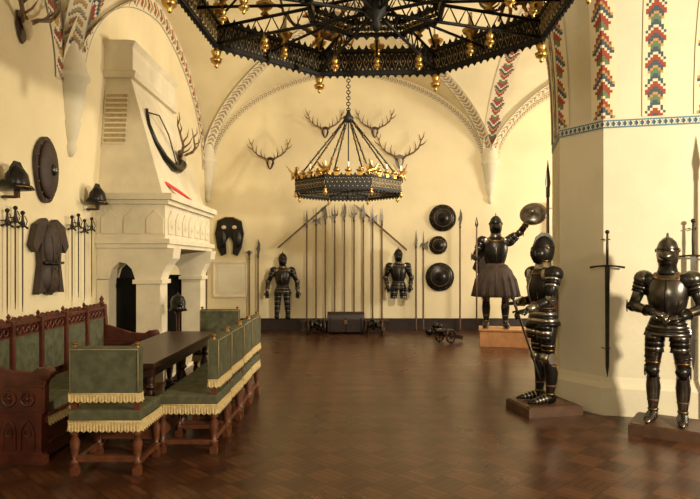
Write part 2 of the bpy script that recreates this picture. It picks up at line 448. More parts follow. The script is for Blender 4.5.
b.tube(hp,[.02,.03,.04,.05,.062,.075,.095],BLACK,14)
b.ring(hp[0],.022,.008,BRASSD,12,5,RX(.2));b.ring((-2.815,9.97,3.30),.09,.010,BRASSD,20,6,RX(pi/2-.4))
b.tube([(-3.05,9.0,3.95),(-2.97,9.35,3.98),(-2.93,9.7,3.75),(-2.85,9.85,3.32)],.012,LEATH,6)
b.obj('hunting_horn')

# ---------------------------------------------------------------- armour
def hand(b,p,d,up,m,s=1.,curl=.9,side=1):
    p=V(p);d=V(d).normalized();up=V(up);up=(up-d*up.dot(d)).normalized();w=d.cross(up)*side
    b.tube([p-d*.02*s,p+d*.04*s,p+d*.085*s],[(.03*s,.02*s),(.042*s,.018*s),(.04*s,.015*s)],m,10,ref=w)
    for i,(o,l) in enumerate(((-.030,.07),(-.010,.08),(.010,.076),(.030,.06))):
        q=p+d*.08*s+w*o*s;pts=[q];a=0
        for j,fr in enumerate((.45,.32,.25)):
            a+=curl*.6;q=q+(d*math.cos(a)-up*math.sin(a))*l*fr*s;pts.append(q)
        b.tube(pts,[.010*s,.0095*s,.009*s,.007*s],m,7)
    q=p+d*.015*s-w*.035*s
    b.tube([q,q-w*.025*s+d*.025*s-up*.01*s,q-w*.02*s+d*.055*s-up*.03*s],[.012*s,.011*s,.008*s],m,7)

def suit(b,arms,M1=STEEL,M2=BRASSD,legs='full',visor='snout',stance=.12,stripe=None,helm=True,skirt=False):
    A=stripe or M1
    if legs=='full':
        for k in (1,-1):
            x=k*stance
            b.tube([(x,.07,.05),(x,.02,.06),(x*1.05,-.08,.05),(x*1.12,-.17,.035),(x*1.16,-.25,.022)],[(.035,.045),(.048,.06),(.05,.045),(.042,.03),(.012,.012)],M1,12,ref=(1,0,0))
            for j in range(4): b.tube([(x*(1.03+.03*j),-.04-.04*j,.056-.006*j),(x*(1.03+.03*j),-.052-.04*j,.054-.006*j)],[(.054-.003*j,.053-.007*j)]*2,A,12,ref=(1,0,0))
            b.tube([(x,.02,.05),(x,.015,.12),(x,.03,.24),(x,.035,.33),(x,.01,.42),(x,0,.48)],[.048,.043,.06,.068,.057,.055],M1,14)
            b.tube([(x,.016,.10),(x,.016,.115)],.05,M2,14)
            b.tube([(x,.03,.40),(x,.03,.42)],.062,STRAP,14);b.tube([(x,.025,.19),(x,.025,.205)],.056,STRAP,14)
            b.tube([(x,-.01,.44),(x,-.03,.49),(x,-.01,.54)],[.05,.066,.055],A,12)
            b.ell((x,-.055,.49),(.042,.035,.05),A)
            b.prism([(-.05,0),(-.03,.05),(0,.06),(.04,.045),(.05,0),(.04,-.045),(0,-.06),(-.03,-.05)],(x+k*.068,0,.49),(0,1,0),(0,0,1),.01,A)
            b.tube([(x,0,.52),(x*.98,-.005,.62),(x*.9,0,.75),(x*.8,0,.90)],[.062,.075,.088,.095],M1,14)
            for z in (.57,.62): b.tube([(x,-.004,z),(x,-.004,z+.014)],.074+(z-.57)*.1,M2 if z<.6 else A,14)
    zs=[1.0,.965,.93,.895,.86]
    for i,z in enumerate(zs):
        w=.150+i*.013
        b.tube([(0,0,z+.02),(0,0,z-.022)],[(w,w*.80),(w+.014,(w+.014)*.80)],A if i%2 else M1,20)
    nt=3 if legs=='full' else (9 if legs=='tasset' else 4)
    for k in (1,-1):
        for i in range(nt):
            z=.82-i*.055;x=k*(.105+.003*i);w=.085-.002*i-(.0 if nt<5 else .002*i)
            b.tube([(x,-.045,z+.03),(x,-.05,z-.03)],[(w,.095-.003*i),(w+.008,.10-.003*i)],A if i%2 else M1,14)
        if legs=='tasset':
            b.ell((k*.13,-.07,.30),(.06,.07,.065),M1)
    if skirt:
        b.tube([(0,0,1.02),(0,0,.92),(0,0,.75),(0,.02,.58),(0,.02,.5)],[(.16,.14),(.25,.21),(.32,.27),(.36,.32),(.37,.33)],CLOTH,26)
        for i in range(16):
            a=2*pi*i/16
            b.tube([(.17*math.cos(a),.15*math.sin(a),1.0),(.31*math.cos(a),.27*math.sin(a),.77),(.365*math.cos(a),.325*math.sin(a)+.02,.5)],[.012,.02,.03],CLOTH,6)
    b.tube([(0,0,.97),(0,0,1.02),(0,-.01,1.12),(0,-.015,1.24),(0,-.005,1.34),(0,0,1.42),(0,.005,1.47)],
           [(.145,.115),(.135,.105),(.165,.14),(.19,.158),(.195,.14),(.155,.105),(.085,.08)],M1,24)
    b.tube([(0,-.118,1.0),(0,-.165,1.14),(0,-.18,1.24),(0,-.135,1.38)],[.006,.014,.012,.006],A,6)
    b.tube([(0,0,1.005),(0,0,1.03)],[(.143,.113)]*2,STRAP,22)
    b.tube([(0,-.003,1.385),(0,-.003,1.40)],[(.182,.128),(.172,.12)],M2,22)
    for k in (1,-1):
        for x0 in (.05,.10): b.tube([(k*x0*.8,-.10,1.04),(k*x0,-.153+x0*.25,1.15),(k*x0*1.1,-.163+x0*.3,1.25),(k*x0,-.13+x0*.2,1.36)],.005,A,5)
        b.tube([(k*.10,-.11,1.40),(k*.10,-.04,1.45),(k*.10,.04,1.45)],[(.018,.006)]*3,STRAP,8,ref=(1,0,0))
    b.tube([(0,0,1.43),(0,0,1.47),(0,0,1.53)],[(.125,.11),(.09,.09),(.078,.085)],A,18)
    b.tube([(0,0,1.525),(0,0,1.54)],[(.084,.09)]*2,M2,18)
    if helm:
        b.tube([(0,0,1.52),(0,0,1.56),(0,.0,1.62),(0,.005,1.69),(0,.01,1.75),(0,.012,1.79),(0,.012,1.805)],
               [(.078,.088),(.092,.108),(.10,.122),(.10,.122),(.078,.098),(.04,.055),(.006,.01)],M1,20)
        b.prism([(.11,1.60),(.14,1.68),(.125,1.77),(.06,1.835),(-.02,1.84),(-.09,1.79),(-.118,1.71),(-.08,1.71),(0,1.78),(.08,1.74),(.1,1.65)],(0,0,0),(0,1,0),(0,0,1),.012,M1)
        if visor=='snout':
            b.tube([(0,-.05,1.62),(0,-.10,1.62),(0,-.14,1.61),(0,-.185,1.60)],[(.088,.07),(.078,.06),(.052,.042),(.01,.012)],M1,14,ref=(1,0,0))
            for i in range(5): b.box((.045,-.135+.006*i,1.585+i*.014),(.05,.004,.004),BLACK,RZ(.7))
            b.tube([(0,0,1.675),(0,0,1.688)],[(.103,.127)]*2,BLACK,20)
        else:
            b.tube([(0,-.03,1.55),(0,-.06,1.60),(0,-.05,1.665)],[(.085,.085),(.09,.085),(.092,.088)],M1,16)
            b.tube([(0,0,1.674),(0,0,1.686)],[(.103,.129)]*2,BLACK,20)
            for x in (-.05,-.03,-.01,.01,.03,.05): b.box((x,-.143+abs(x)*.4,1.61),(.006,.01,.05),BLACK)
        for k in (1,-1): b.ell((k*.102,0,1.67),(.012,.02,.02),M2)
    for k,(el,ha,hd) in zip((1,-1),arms):
        sh=V((k*.205,0,1.39));el=V(el);ha=V(ha)
        d=(el-sh).normalized()
        b.ell(sh+V((k*.005,0,.0)),(.095,.105,.088),M1)
        for i in range(3):
            c=sh+d*(.045+.035*i);b.tube([c,c+d*.035],[.083-.006*i,.086-.006*i],A if i%2==0 else M1,14)
        b.ell(sh+V((-k*.05,-.085,-.01)),(.06,.02,.065),A)
        b.tube([sh+d*.1,(sh+el)/2,el],[.058,.056,.048],M1,12)
        b.ell(el,(.058,.062,.058),A)
        d2=(ha-el).normalized()
        b.ring(el,.06,.006,M2,16,5)
        b.prism([(-.05,0),(0,.06),(.05,0),(0,-.06)],el+V((k*.055,0,0)),(0,1,0),(0,0,1),.01,M1)
        b.tube([el,el+d2*.07,el+d2*.16,ha],[.045,.052,.045,.034],M1,12)
        b.tube([ha-d2*.10,ha-d2*.02,ha],[.056,.040,.036],A,12)
        b.tube([ha-d2*.105,ha-d2*.095],.058,M2,12)
        hdv=V(hd)
        hand(b,ha,hdv,V((0,-.3,1)) if abs(hdv.normalized().z)<.8 else V((0,-1,0)),M1,1.15,.9,k)

def plinth(b,w,d,h,m):
    b.box((0,0,h*.45),(w,d,h*.9),m);b.box((0,0,h*.93),(w*.94,d*.94,h*.14),m)
b=B();plinth(b,.62,.56,.11,WOODP);b.T=Matrix.Translation((0,0,.11))
suit(b,(((.30,-.05,1.12),(.13,-.25,1.04),(-.8,-.3,-.1)),((-.30,-.05,1.12),(-.09,-.26,1.08),(.8,-.2,-.2))),STEEL,BRASSD,visor='snout',stance=.13,stripe=BLACK)
b.obj('armor_suit',(3.16,5.97,0),math.radians(-34),scale=1.02)
b=B();plinth(b,.52,.62,.10,WOODP);b.T=Matrix.Translation((0,0,.10))
suit(b,(((.27,-.08,1.12),(.24,-.32,1.02),(0,-1,-.2)),((-.27,.04,1.10),(-.25,-.2,1.06),(0,-1,-.1))),BLACK,BRASSD,visor='bev',stance=.11,stripe=STEELB)
b.T=Matrix.Translation((0,0,.10))
b.T=b.T@Matrix.Translation((.24,-.43,1.0))@Matrix.Rotation(.35,4,'X')
def sword(b,L,guard=.2,m=BLADE,hl=.2,ms=BRASS,w=.022):
    b.prism([(-w,0),(w,0),(w*.75,-L*.9),(0,-L),(-w*.75,-L*.9)],(0,0,0),(1,0,0),(0,0,1),.006,m)
    b.tube([(-guard/2,0,-.01),(-guard/4,0,.005),(0,0,.01),(guard/4,0,.005),(guard/2,0,-.01)],[.013,.009,.012,.009,.013],ms,8)
    b.tube([(0,0,0),(0,0,hl*.5),(0,0,hl)],[.012,.016,.011],LEATH,8)
    b.ell((0,0,hl+.02),.024,ms)
sword(b,.75,.2,BLADE,.14,IRON)
b.obj('armor_suit',(2.21,6.86,0),math.radians(-78),scale=1.05)
b=B()
b.prism([(-.17,.28),(0,.31),(.17,.28),(.18,0),(.12,-.22),(0,-.36),(-.12,-.22),(-.18,0)],(0,0,0),(1,0,0),(0,0,1),.03,RUST)
b.tube([(-.17,-.016,.28),(0,-.02,.31),(.17,-.016,.28),(.18,-.016,0),(.12,-.016,-.22),(0,-.016,-.36),(-.12,-.016,-.22),(-.18,-.016,0),(-.17,-.016,.28)],.014,STEEL,6)
b.ell((0,-.02,0),(.05,.03,.05),STEEL)
b.obj('heater_shield',(2.53,7.55,1.12),rot=(.0,0,math.radians(-76)))

b=B();b.T=Matrix.Translation((0,0,-.27))
suit(b,(((.34,.0,1.12),(.36,-.06,.88),(.0,-.2,-1)),((-.34,.0,1.12),(-.36,-.06,.88),(0,-.2,-1))),BLACK,BRASSD,legs='tasset',visor='bev',stripe=STEEL)
b.box((0,.14,1.3),(.1,.1,.1),WOOD)
b.obj('three_quarter_armor',(-1.66,YB-.22,.33),0,scale=1.04)
b=B();b.T=Matrix.Translation((0,0,-.62))
suit(b,(((.30,.0,1.12),(.27,-.16,.92),(-.3,-.2,-1)),((-.30,.0,1.12),(-.27,-.16,.92),(.3,-.2,-1))),BLACK,BRASSD,legs='short',visor='bev',stripe=STEEL)
b.box((0,.14,1.3),(.1,.1,.1),WOOD)
b.obj('half_armor',(1.19,YB-.22,.80),0,scale=1.04)

b=B();b.box((.16,0,.17),(.96,.70,.34),WOODO);b.box((.16,0,.33),(1.0,.74,.03),WOODO)
b.T=Matrix.Translation((0,0,.35))@Matrix.Scale(1.28,4)
suit(b,(((.37,-.05,1.52),(.50,-.12,1.70),(.4,-.2,1)),((-.33,-.05,1.14),(-.30,-.25,1.12),(0,-1,.2))),BLACK,BRASSD,visor='snout',stance=.15,stripe=STEEL,skirt=True)
b.prism([(0,0),(.03,-.05),(.22,-.55),(.12,-.62),(-.15,-.6),(-.25,-.5),(-.1,-.1)],(-.12,.13,1.45),(1,0,0),(0,0,1),.05,CLOTH)
Rs=RZ(-.2)@RX(pi/2-.5)
b.lathe([(.20,0),(.195,.015),(.14,.045),(.06,.06),(.05,.085),(.02,.11)],(.56,-.24,1.80),STEEL,24,Rs)
b.ring((.56,-.24,1.80),.20,.008,BRASSD,28,6,Rs)
b.tube([(-.30,-.37,.1),(-.30,-.37,1.6),],.012,POLE,8)
b.tube([(-.30,-.37,1.6),(-.30,-.37,1.64),(-.30,-.37,1.76)],[(.012,.012),(.028,.008),(.002,.002)],BLADE,8)
b.obj('knight_with_shield',(3.0,12.35,0),math.radians(-12))

# ---------------------------------------------------------------- polearms
def polearm(kind,L,name,loc,rot=(0,0,0),headm=BLADE,pole=POLE):
    b=B()
    b.tube([(0,0,0),(0,0,.04),(0,0,L*.5),(0,0,L-.35)],[.015,.020,.021,.018],pole,8)
    b.tube([(0,0,L-.45),(0,0,L-.33)],.024,headm,8)
    z=L-.35
    def pr(p): b.prism(p,(0,0,z),(1,0,0),(0,0,1),.012,headm)
    if kind=='halberd':
        pr([(-.02,-.02),(.02,-.02),(.022,.1),(0,.38),(-.022,.1)])
        pr([(.01,.0),(.05,-.03),(.12,-.09),(.11,.02),(.12,.13),(.05,.08),(.01,.06)])
        pr([(-.01,.0),(-.05,.01),(-.10,-.04),(-.06,.07),(-.01,.07)])
    elif kind=='partisan':
        pr([(-.02,-.02),(.02,-.02),(.03,.03),(.09,.09),(.05,.08),(.05,.14),(0,.38),(-.05,.14),(-.05,.08),(-.09,.09),(-.03,.03)])
    elif kind=='trident':
        pr([(-.02,-.02),(.02,-.02),(.03,.05),(.08,.07),(.09,.30),(.06,.12),(.02,.1),(0,.38),(-.02,.1),(-.06,.12),(-.09,.30),(-.08,.07),(-.03,.05)])
    elif kind=='glaive':
        pr([(-.02,-.02),(.02,-.02),(.03,.02),(.055,.12),(.05,.25),(0,.38),(-.015,.2),(-.05,.12),(-.02,.06)])
    elif kind=='mace':
        b.ell((0,0,z+.08),(.05,.05,.06),headm)
        for i in range(8):
            a=i*pi/4;d=V((math.cos(a),math.sin(a),.2));b.tube([V((0,0,z+.08))+d*.04,V((0,0,z+.08))+d*.11],[.012,.001],headm,5)
    else:
        pr([(-.018,-.02),(.018,-.02),(.035,.08),(0,.36),(-.035,.08)])
    return b.obj(name,loc,rot=rot)
xs=[-1.07,-.84,-.61,-.38,-.14,.10,.33,.56,.79]
kd=['spear','halberd','partisan','trident','glaive','trident','partisan','halberd','spear']
for x,k in zip(xs,kd):
    polearm(k,2.78+.1*math.cos(x*2),k,(x,YB-.16,.275))
polearm('spear',1.75,'short_spear',(-1.8,YB-.05,2.05),rot=(0,math.radians(49),0))
polearm('spear',1.75,'short_spear',(1.42,YB-.05,2.0),rot=(0,math.radians(-49),0))
b=B()
b.box((-.14,YB-.17,.25),(2.2,.16,.04),WOOD)
for x in (-1.15,-.14,.87): b.box((x,YB-.17,.115),(.08,.14,.23),WOOD)
b.obj('weapon_rack')
for x,k,L in ((1.64,'spear',2.5),(1.82,'halberd',2.45),(2.73,'glaive',3.0)):
    polearm(k,L,k,(x,YB-.12,.0))
for x,k,L in ((-2.50,'mace',2.2),(-2.28,'glaive',2.25)):
    polearm(k,L,k,(x,YB-.12,.0))
for x,y,L in ((-3.42,14.3,2.5),(-3.40,13.9,2.6),(-3.38,13.5,2.4),(-3.4,12.9,2.5)):
    polearm('spear',L,'spear',(x,y,.0),rot=(0,0,1.2))
polearm('spear',2.95,'spear',(2.44,7.40,.0),rot=(0,.0,.2))
polearm('spear',3.05,'spear',(3.80,6.30,.0),rot=(.0,.0,0))

b=B();sword(b,1.22,.38,BLADE,.36,BLACK,.026)
for z in (.30,-.9): b.tube([(-.03,0,z),(-.03,.08,z)],.006,IRON,5);b.tube([(.03,0,z),(.03,.08,z)],.006,IRON,5)
s1=b.obj('two_handed_sword',(2.83,6.60,1.65))
c=inst(s1,(3.66,6.40,1.76),math.radians(-14))
# ---------------------------------------------------------------- round shields
def rshield(r,loc,rot,name='round_shield',m=BLACK):
    b=B()
    b.lathe([(r,0),(r*.99,.02),(r*.8,.05),(r*.45,.085),(r*.2,.10),(r*.17,.13),(r*.06,.16),(.004,.21)],(0,0,0),m,32)
    b.ring((0,0,.01),r*.985,.012,BLACK,36)
    b.ring((0,0,.065),r*.66,.006,BRASSD,30)
    for i in range(12):
        a=i*pi/6;b.ell((r*.9*math.cos(a),r*.9*math.sin(a),.035),.012,BRASSD,n=8,h=4)
    return b.obj(name,loc,rot=rot)
bk=(pi/2,0,0)
rshield(.33,(2.31,YB-.03,2.80),bk);rshield(.22,(2.20,YB-.03,2.12),bk);rshield(.35,(2.24,YB-.03,1.33),bk)
b=B()
b.prism([(-.30,.42),(-.12,.50),(.12,.50),(.30,.42),(.36,.1),(.30,-.25),(.2,-.45),(.08,-.4),(.09,-.1),(.0,.05),(-.09,-.1),(-.08,-.4),(-.2,-.45),(-.30,-.25),(-.36,.1)],(0,-.04,0),(1,0,0),(0,0,1),.05,BLACK)
for k in (1,-1):
    b.ell((k*.19,-.08,.0),(.12,.06,.25),BLACK);b.ell((k*.13,-.1,.26),(.06,.03,.05),SKULL)
b.tube([(-.28,-.08,.42),(-.1,-.1,.50),(.1,-.1,.50),(.28,-.08,.42)],.02,BRASSD,8)
b.obj('saddle_armor',(-3.0,YB-.02,2.30),0,scale=1.0)

# ---------------------------------------------------------------- left wall display
wl_r=(pi/2,0,pi/2)
b=B()
b.prism([(.25*math.cos(a)*(1+.08*math.sin(3*a)),.39*math.sin(a)) for a in [2*pi*i/28 for i in range(28)]],(0,0,.02),(1,0,0),(0,1,0),.04,LEATH)
b.ell((0,0,.06),(.21,.34,.055),LEATH,n=24)
b.ell((0,0,.12),(.05,.07,.04),STEEL)
for i in range(14):
    a=2*pi*i/14;b.ell((.225*math.cos(a),.355*math.sin(a),.045),.014,BRASSD,n=8,h=4)
b.obj('oval_shield',(XL+.01,7.04,2.78),rot=wl_r)
def helmet(loc,rotz,name='morion_helmet',s=1.):
    b=B()
    b.tube([(0,0,0),(0,0,.05),(0,0,.13),(0,0,.19),(0,0,.215)],[(.10,.125),(.105,.13),(.09,.115),(.05,.07),(.008,.01)],BLACK,20)
    b.tube([(0,-.24,.05),(0,-.16,0.0),(0,0,-.02),(0,.16,0.0),(0,.24,.05)],[(.015,.006),(.09,.010),(.14,.012),(.09,.010),(.015,.006)],BLACK,18,ref=(1,0,0))
    b.prism([(-.13,.08),(-.12,.18),(-.05,.25),(.05,.25),(.12,.18),(.13,.08),(.1,.12),(.0,.2),(-.1,.12)],(0,0,0),(0,1,0),(0,0,1),.012,BLACK)
    b.ring((0,0,.01),.118,.008,BRASSD)
    b.box((0,0,-.05),(.04,.04,.08),WOOD)
    b.tube([(0,0,-.08),(-.14,0,-.08)],.015,WOOD,8)
    return b.obj(name,loc,rotz,scale=s)
helmet((XL+.17,8.15,2.50),0,s=1.05);helmet((XL+.17,6.18,2.46),0,s=1.1)
b=B()
b.prism([(-.13,.44),(-.05,.39),(.05,.39),(.13,.44),(.32,.36),(.42,.12),(.34,.04),(.24,.16),(.22,-.1),(.30,-.44),(.1,-.40),(.0,-.46),(-.1,-.40),(-.30,-.44),(-.22,-.1),(-.24,.16),(-.34,.04),(-.42,.12),(-.32,.36)],(0,0,.04),(1,0,0),(0,1,0),.07,LEATH)
b.ell((0,.12,.07),(.2,.27,.07),LEATH);b.ell((0,-.25,.06),(.24,.2,.06),LEATH)
for i in range(8): b.ell((0,.3-i*.09,.145-.01*abs(i-3)),.012,BRASSD,n=8,h=4)
b.tube([(-.22,-.08,.10),(0,-.09,.13),(.22,-.08,.10)],.018,BLACK,8)
for k in (1,-1): b.tube([(k*.12,.43,.05),(k*.1,.2,.13),(k*.06,-.05,.13),(k*.12,-.42,.10)],.008,CLOTH,6)
b.obj('leather_doublet',(XL+.01,7.08,1.77),rot=wl_r)
b=B();sword(b,.92,.2,BLADE,.13,IRON,.012)
b.ring((0,0,.03),.04,.006,IRON,14,5,R=RX(pi/2));b.tube([(0,-.02,.12),(0,-.05,.06),(0,-.03,0)],.005,IRON,5)
b.tube([(0,.0,.05),(0,.068,.05)],.006,IRON,5)
rp=b.obj('rapier',(XL+.07,6.18,2.08),pi/2)
for y,z in ((6.33,2.12),(6.47,2.08),(7.62,2.12),(7.80,2.16),(7.98,2.10),(8.2,2.14)): inst(rp,(XL+.07,y,z),pi/2)

# ---------------------------------------------------------------- cannons at back
def cannon(loc,rotz,s=1.,name='small_cannon'):
    b=B()
    Rr=RX(pi/2-.12)
    b.lathe([(.015,-.36),(.03,-.34),(.015,-.31),(.055,-.30),(.075,-.28),(.075,-.05),(.082,-.04),(.066,0),(.06,.35),(.07,.37),(.075,.42),(.05,.43),(.045,.40)],(0,0,.30),BLACK,16,Rr)
    for k in (1,-1):
        b.ring((k*.2,0,.19),.165,.022,WOOD,24,6,RY(pi/2));b.ell((k*.2,0,.19),(.04,.035,.035),IRON)
        for i in range(8):
            a=i*pi/4;b.tube([(k*.2,0,.19),(k*.2,.16*math.cos(a),.19+.16*math.sin(a))],.012,WOOD,6)
        b.box((k*.10,.2,.19),(.04,.75,.10),WOOD,RX(-.25))
    b.tube([(-.2,0,.19),(.2,0,.19)],.02,IRON,8)
    return b.obj(name,loc,rotz,scale=s)
c0=cannon((-.80,14.0,0),.2,.95);inst(c0,(.58,14.0,0),-.2);inst(c0,(2.0,12.6,0),-.9,.8)
b=B();b.box((0,0,.19),(.86,.38,.30),WOODB);b.prism([(-.19,0),(.19,0),(.16,.11),(.08,.17),(-.08,.17),(-.16,.11)],(0,0,.34),(0,1,0),(0,0,1),.88,WOODB)
for x in (-.36,0,.36): b.box((x,0,.21),(.04,.40,.34),IRON)
for x in (-.34,.34):
    for y in (-.14,.14): b.ell((x,y,.035),.035,IRON)
b.box((0,-.20,.28),(.08,.02,.1),BRASSD)
b.obj('iron_bound_chest',(-.10,14.35,0),bevel=.006)
b=B()
for i,(x,y) in enumerate(((0,0),(.17,.02),(-.17,.0),(.08,.15),(-.09,.15))): b.ell((x,y,.08),.08,BLACK)
b.ell((0,.07,.21),.08,BLACK);b.ell((.1,.05,.2),.07,BLACK)
b.obj('cannonball_pile',(2.0,14.0,0))

# ---------------------------------------------------------------- furniture
def turned(b,x,y,z0,z1,m,r=.03):
    h=z1-z0
    b.lathe([(r*.8,0),(r*1.1,h*.05),(r*.9,h*.12),(r*1.3,h*.15),(r*.6,h*.2),(r*1.0,h*.4),(r*1.25,h*.6),(r*.65,h*.75),(r*1.3,h*.8),(r*.9,h*.85),(r*1.1,h)],(x,y,z0),m,12)
def fringe(b,pts,z0,z1,closed=True,step=.012,amp=.004):
    P=[]
    n=len(pts)
    for i in range(n if closed else n-1):
        a=V(pts[i]);c=V(pts[(i+1)%n]);k=max(2,int((c-a).length/step))
        d=(c-a).normalized();nr=V((d.y,-d.x,0))
        for j in range(k): P.append((a+(c-a)*j/k,nr,j))
    vs=[];fs=[];N=len(P)
    for p,nr,j in P:
        o=nr*(amp if j%2 else -amp)
        vs.append((p.x+nr.x*.003,p.y+nr.y*.003,z1));vs.append((p.x+o.x+nr.x*.012,p.y+o.y+nr.y*.012,z0+(.012 if j%4<2 else 0)))
    for i in range(N if closed else N-1):
        j=(i+1)%N;fs.append([2*i,2*i+1,2*j+1,2*j])
    b.add(vs,fs,FRINGE,False)
def chair():
    b=B();w=.25;d=.23
    for x in (-w,w):
        turned(b,x,d,.05,.40,WOODC,.032);b.box((x,d,.03),(.06,.06,.06),WOODC);b.box((x,d,.42),(.055,.055,.08),WOODC)
        turned(b,x,-d,.05,.40,WOODC,.032);b.box((x,-d,.03),(.06,.06,.06),WOODC)
        b.box((x,-d,.68),(.045,.05,.60),WOODC)
        b.lathe([(.02,0),(.028,.02),(.012,.035),(.024,.05),(.02,.06),(.003,.07)],(x,-d,.995),BRASSD,10)
        b.box((x,0,.10),(.04,2*d,.04),WOODC)
    b.box((0,d,.20),(2*w,.03,.09),WOODC);b.box((0,-d,.13),(2*w,.035,.05),WOODC)
    def cush(c,s,m,k=.02):
        x,y,z=[q/2 for q in s];rs=[]
        for t,zz in ((.93,-z),(1,-z+k),(1,z-k),(.96,z-k*.3),(.85,z)):
            rs.append([V((c[0]-x*t,c[1]-y*t,c[2]+zz)),V((c[0]+x*t,c[1]-y*t,c[2]+zz)),V((c[0]+x*t,c[1]+y*t,c[2]+zz)),V((c[0]-x*t,c[1]+y*t,c[2]+zz))])
        b.loftpoly(rs,m)
    cush((0,0,.475),(.57,.53,.10),GREEN)
    sq=[(-.288,-.268,0),(.288,-.268,0),(.288,.268,0),(-.288,.268,0)]
    fringe(b,sq,.35,.435);b.tube([V(p)+V((0,0,.435)) for p in sq+sq[:1]],.007,FRINGE,6)
    cush((0,-d-.0,.835),(.56,.085,.38),GREEN)
    sb=[(-.283,-d-.045,0),(.283,-d-.045,0),(.283,-d+.045,0),(-.283,-d+.045,0)]
    fringe(b,sb,.585,.655);b.tube([V(p)+V((0,0,.655)) for p in sb+sb[:1]],.006,FRINGE,6)
    for yy in (-d-.046,-d+.046):
        b.tube([(-.27,yy,.67),(-.27,yy,1.005),(.27,yy,1.005),(.27,yy,.67)],.004,TAN,6)
    return b.obj('dining_chair',(-1.95,5.03,0),0)
ch=chair()
for i in range(4):
    inst(ch,(-1.44,5.60+i*.63,0),pi/2+random.uniform(-.03,.03))
inst(ch,(-1.85,8.37,0),pi+.05)
b=B()
tx0,tx1,ty0,ty1=-2.44,-1.78,5.44,7.98
b.box(((tx0+tx1)/2,(ty0+ty1)/2,.755),(tx1-tx0,ty1-ty0,.05),WOOD)
b.box(((tx0+tx1)/2,(ty0+ty1)/2,.68),(tx1-tx0-.1,ty1-ty0-.2,.10),WOOD)
for y in (ty0+.2,(ty0+ty1)/2,ty1-.2):
    for x in (tx0+.1,tx1-.1):
        turned(b,x,y,.08,.64,WOOD,.045);b.box((x,y,.05),(.1,.1,.10),WOOD)
    b.box(((tx0+tx1)/2,y,.11),(tx1-tx0-.2,.06,.06),WOOD)
b.box(((tx0+tx1)/2,(ty0+ty1)/2,.11),(.07,ty1-ty0-.4,.05),WOOD)
b.obj('refectory_table',bevel=.006)
# bench (settle)
b=B()
bx0,bx1,by0,by1=-3.30,-2.56,5.07,7.85
for y,sg in ((by0,1),(by1,-1)):
    pr=[(bx0,0),(bx1,0),(bx1,.06),(bx1-.03,.09),(bx1-.03,.40),(bx1,.45),(bx1-.0,.66),(bx1+.02,.72),(bx1,.79),(bx1-.06,.81),(bx1-.12,.77),(bx1-.3,.78),(bx0+.12,.88),(bx0+.1,1.15),(bx0,1.15)]
    b.prism(pr,(0,y,0),(1,0,0),(0,0,1),.07,WOODR)
    for yo in (-.04*1,.04):
        yy=y+yo
        for k in range(4):
            x=bx0+.13+k*.155
            b.tube([(x-.055,yy,.12),(x-.055,yy,.27),(x-.035,yy,.33),(x,yy,.37),(x+.035,yy,.33),(x+.055,yy,.27),(x+.055,yy,.12)],.010,WOODR,6)
            b.ring((x,yy,.26),.028,.007,WOODR,12,5,RX(pi/2))
            b.ring((x,yy,.55),.055,.012,WOODR,16,5,RX(pi/2));b.ell((x,yy,.55),(.02,.012,.02),WOODR)
            for a in range(4): b.ell((x+.033*math.cos(a*pi/2),yy,.55+.033*math.sin(a*pi/2)),(.012,.008,.012),WOODR,n=8,h=4)
        for z in (.09,.42,.46,.64,.68): b.box(((bx0+bx1)/2,yy,z),(bx1-bx0-.04,.012,.016),WOODR)
    b.tube([(bx1+.0,y-.05,.76),(bx1,y+.05,.76)],.055,WOODR,14)
    b.lathe([(.03,0),(.035,.02),(.02,.04),(.03,.07),(.004,.11)],(bx0+.05,y,1.15),WOODR,12)
b.box((bx0+.04,(by0+by1)/2,.60),(.05,by1-by0,1.05),WOODR)
b.box(((bx0+bx1)/2,(by0+by1)/2,.36),(bx1-bx0-.03,by1-by0-.06,.06),WOODR)
b.box((bx1-.05,(by0+by1)/2,.20),(.03,by1-by0-.06,.34),WOODR)
np_=5;pw=(by1-by0-.1)/np_
for i in range(np_):
    y=by0+.05+pw*(i+.5)
    b.box((bx0+.085,y,.77),(.05,pw-.07,.42),GREEN)
    b.box((bx0+.1,y-pw/2,.70),(.07,.05,.88),WOODR)
    b.lathe([(.02,0),(.026,.015),(.012,.03),(.022,.05),(.004,.08)],(bx0+.08,y-pw/2,1.13),WOODR,10)
    b.box(((bx0+bx1)/2+.05,y,.435),(bx1-bx0-.16,pw-.01,.10),GREEN)
    for z in (.15,.30): b.box((bx1-.03,y,z-.0),(.02,pw-.1,.02),WOODR)
    for k in range(4):
        yy=y-pw/2+.08+(k+.5)*(pw-.12)/4
        b.ring((bx0+.105,yy,1.045),.036,.010,WOODR,12,5,RY(pi/2))
        b.prism([(-.05,0),(.05,0),(.035,.03),(0,.05),(-.035,.03)],(bx0+.06,yy,1.12),(0,1,0),(0,0,1),.03,WOODR)
b.box((bx0+.07,(by0+by1)/2,1.11),(.10,by1-by0,.035),WOODR);b.box((bx0+.07,(by0+by1)/2,.99),(.08,by1-by0,.022),WOODR)
fp=[(bx1-.02,by0+.05,0),(bx1-.02,by1-.05,0)]
b.tube([V(fp[0])+V((0,0,.40)),V(fp[1])+V((0,0,.40))],.015,WOODR,6)
fringe(b,fp,.30,.40,False)
b.obj('carved_bench',bevel=.004)

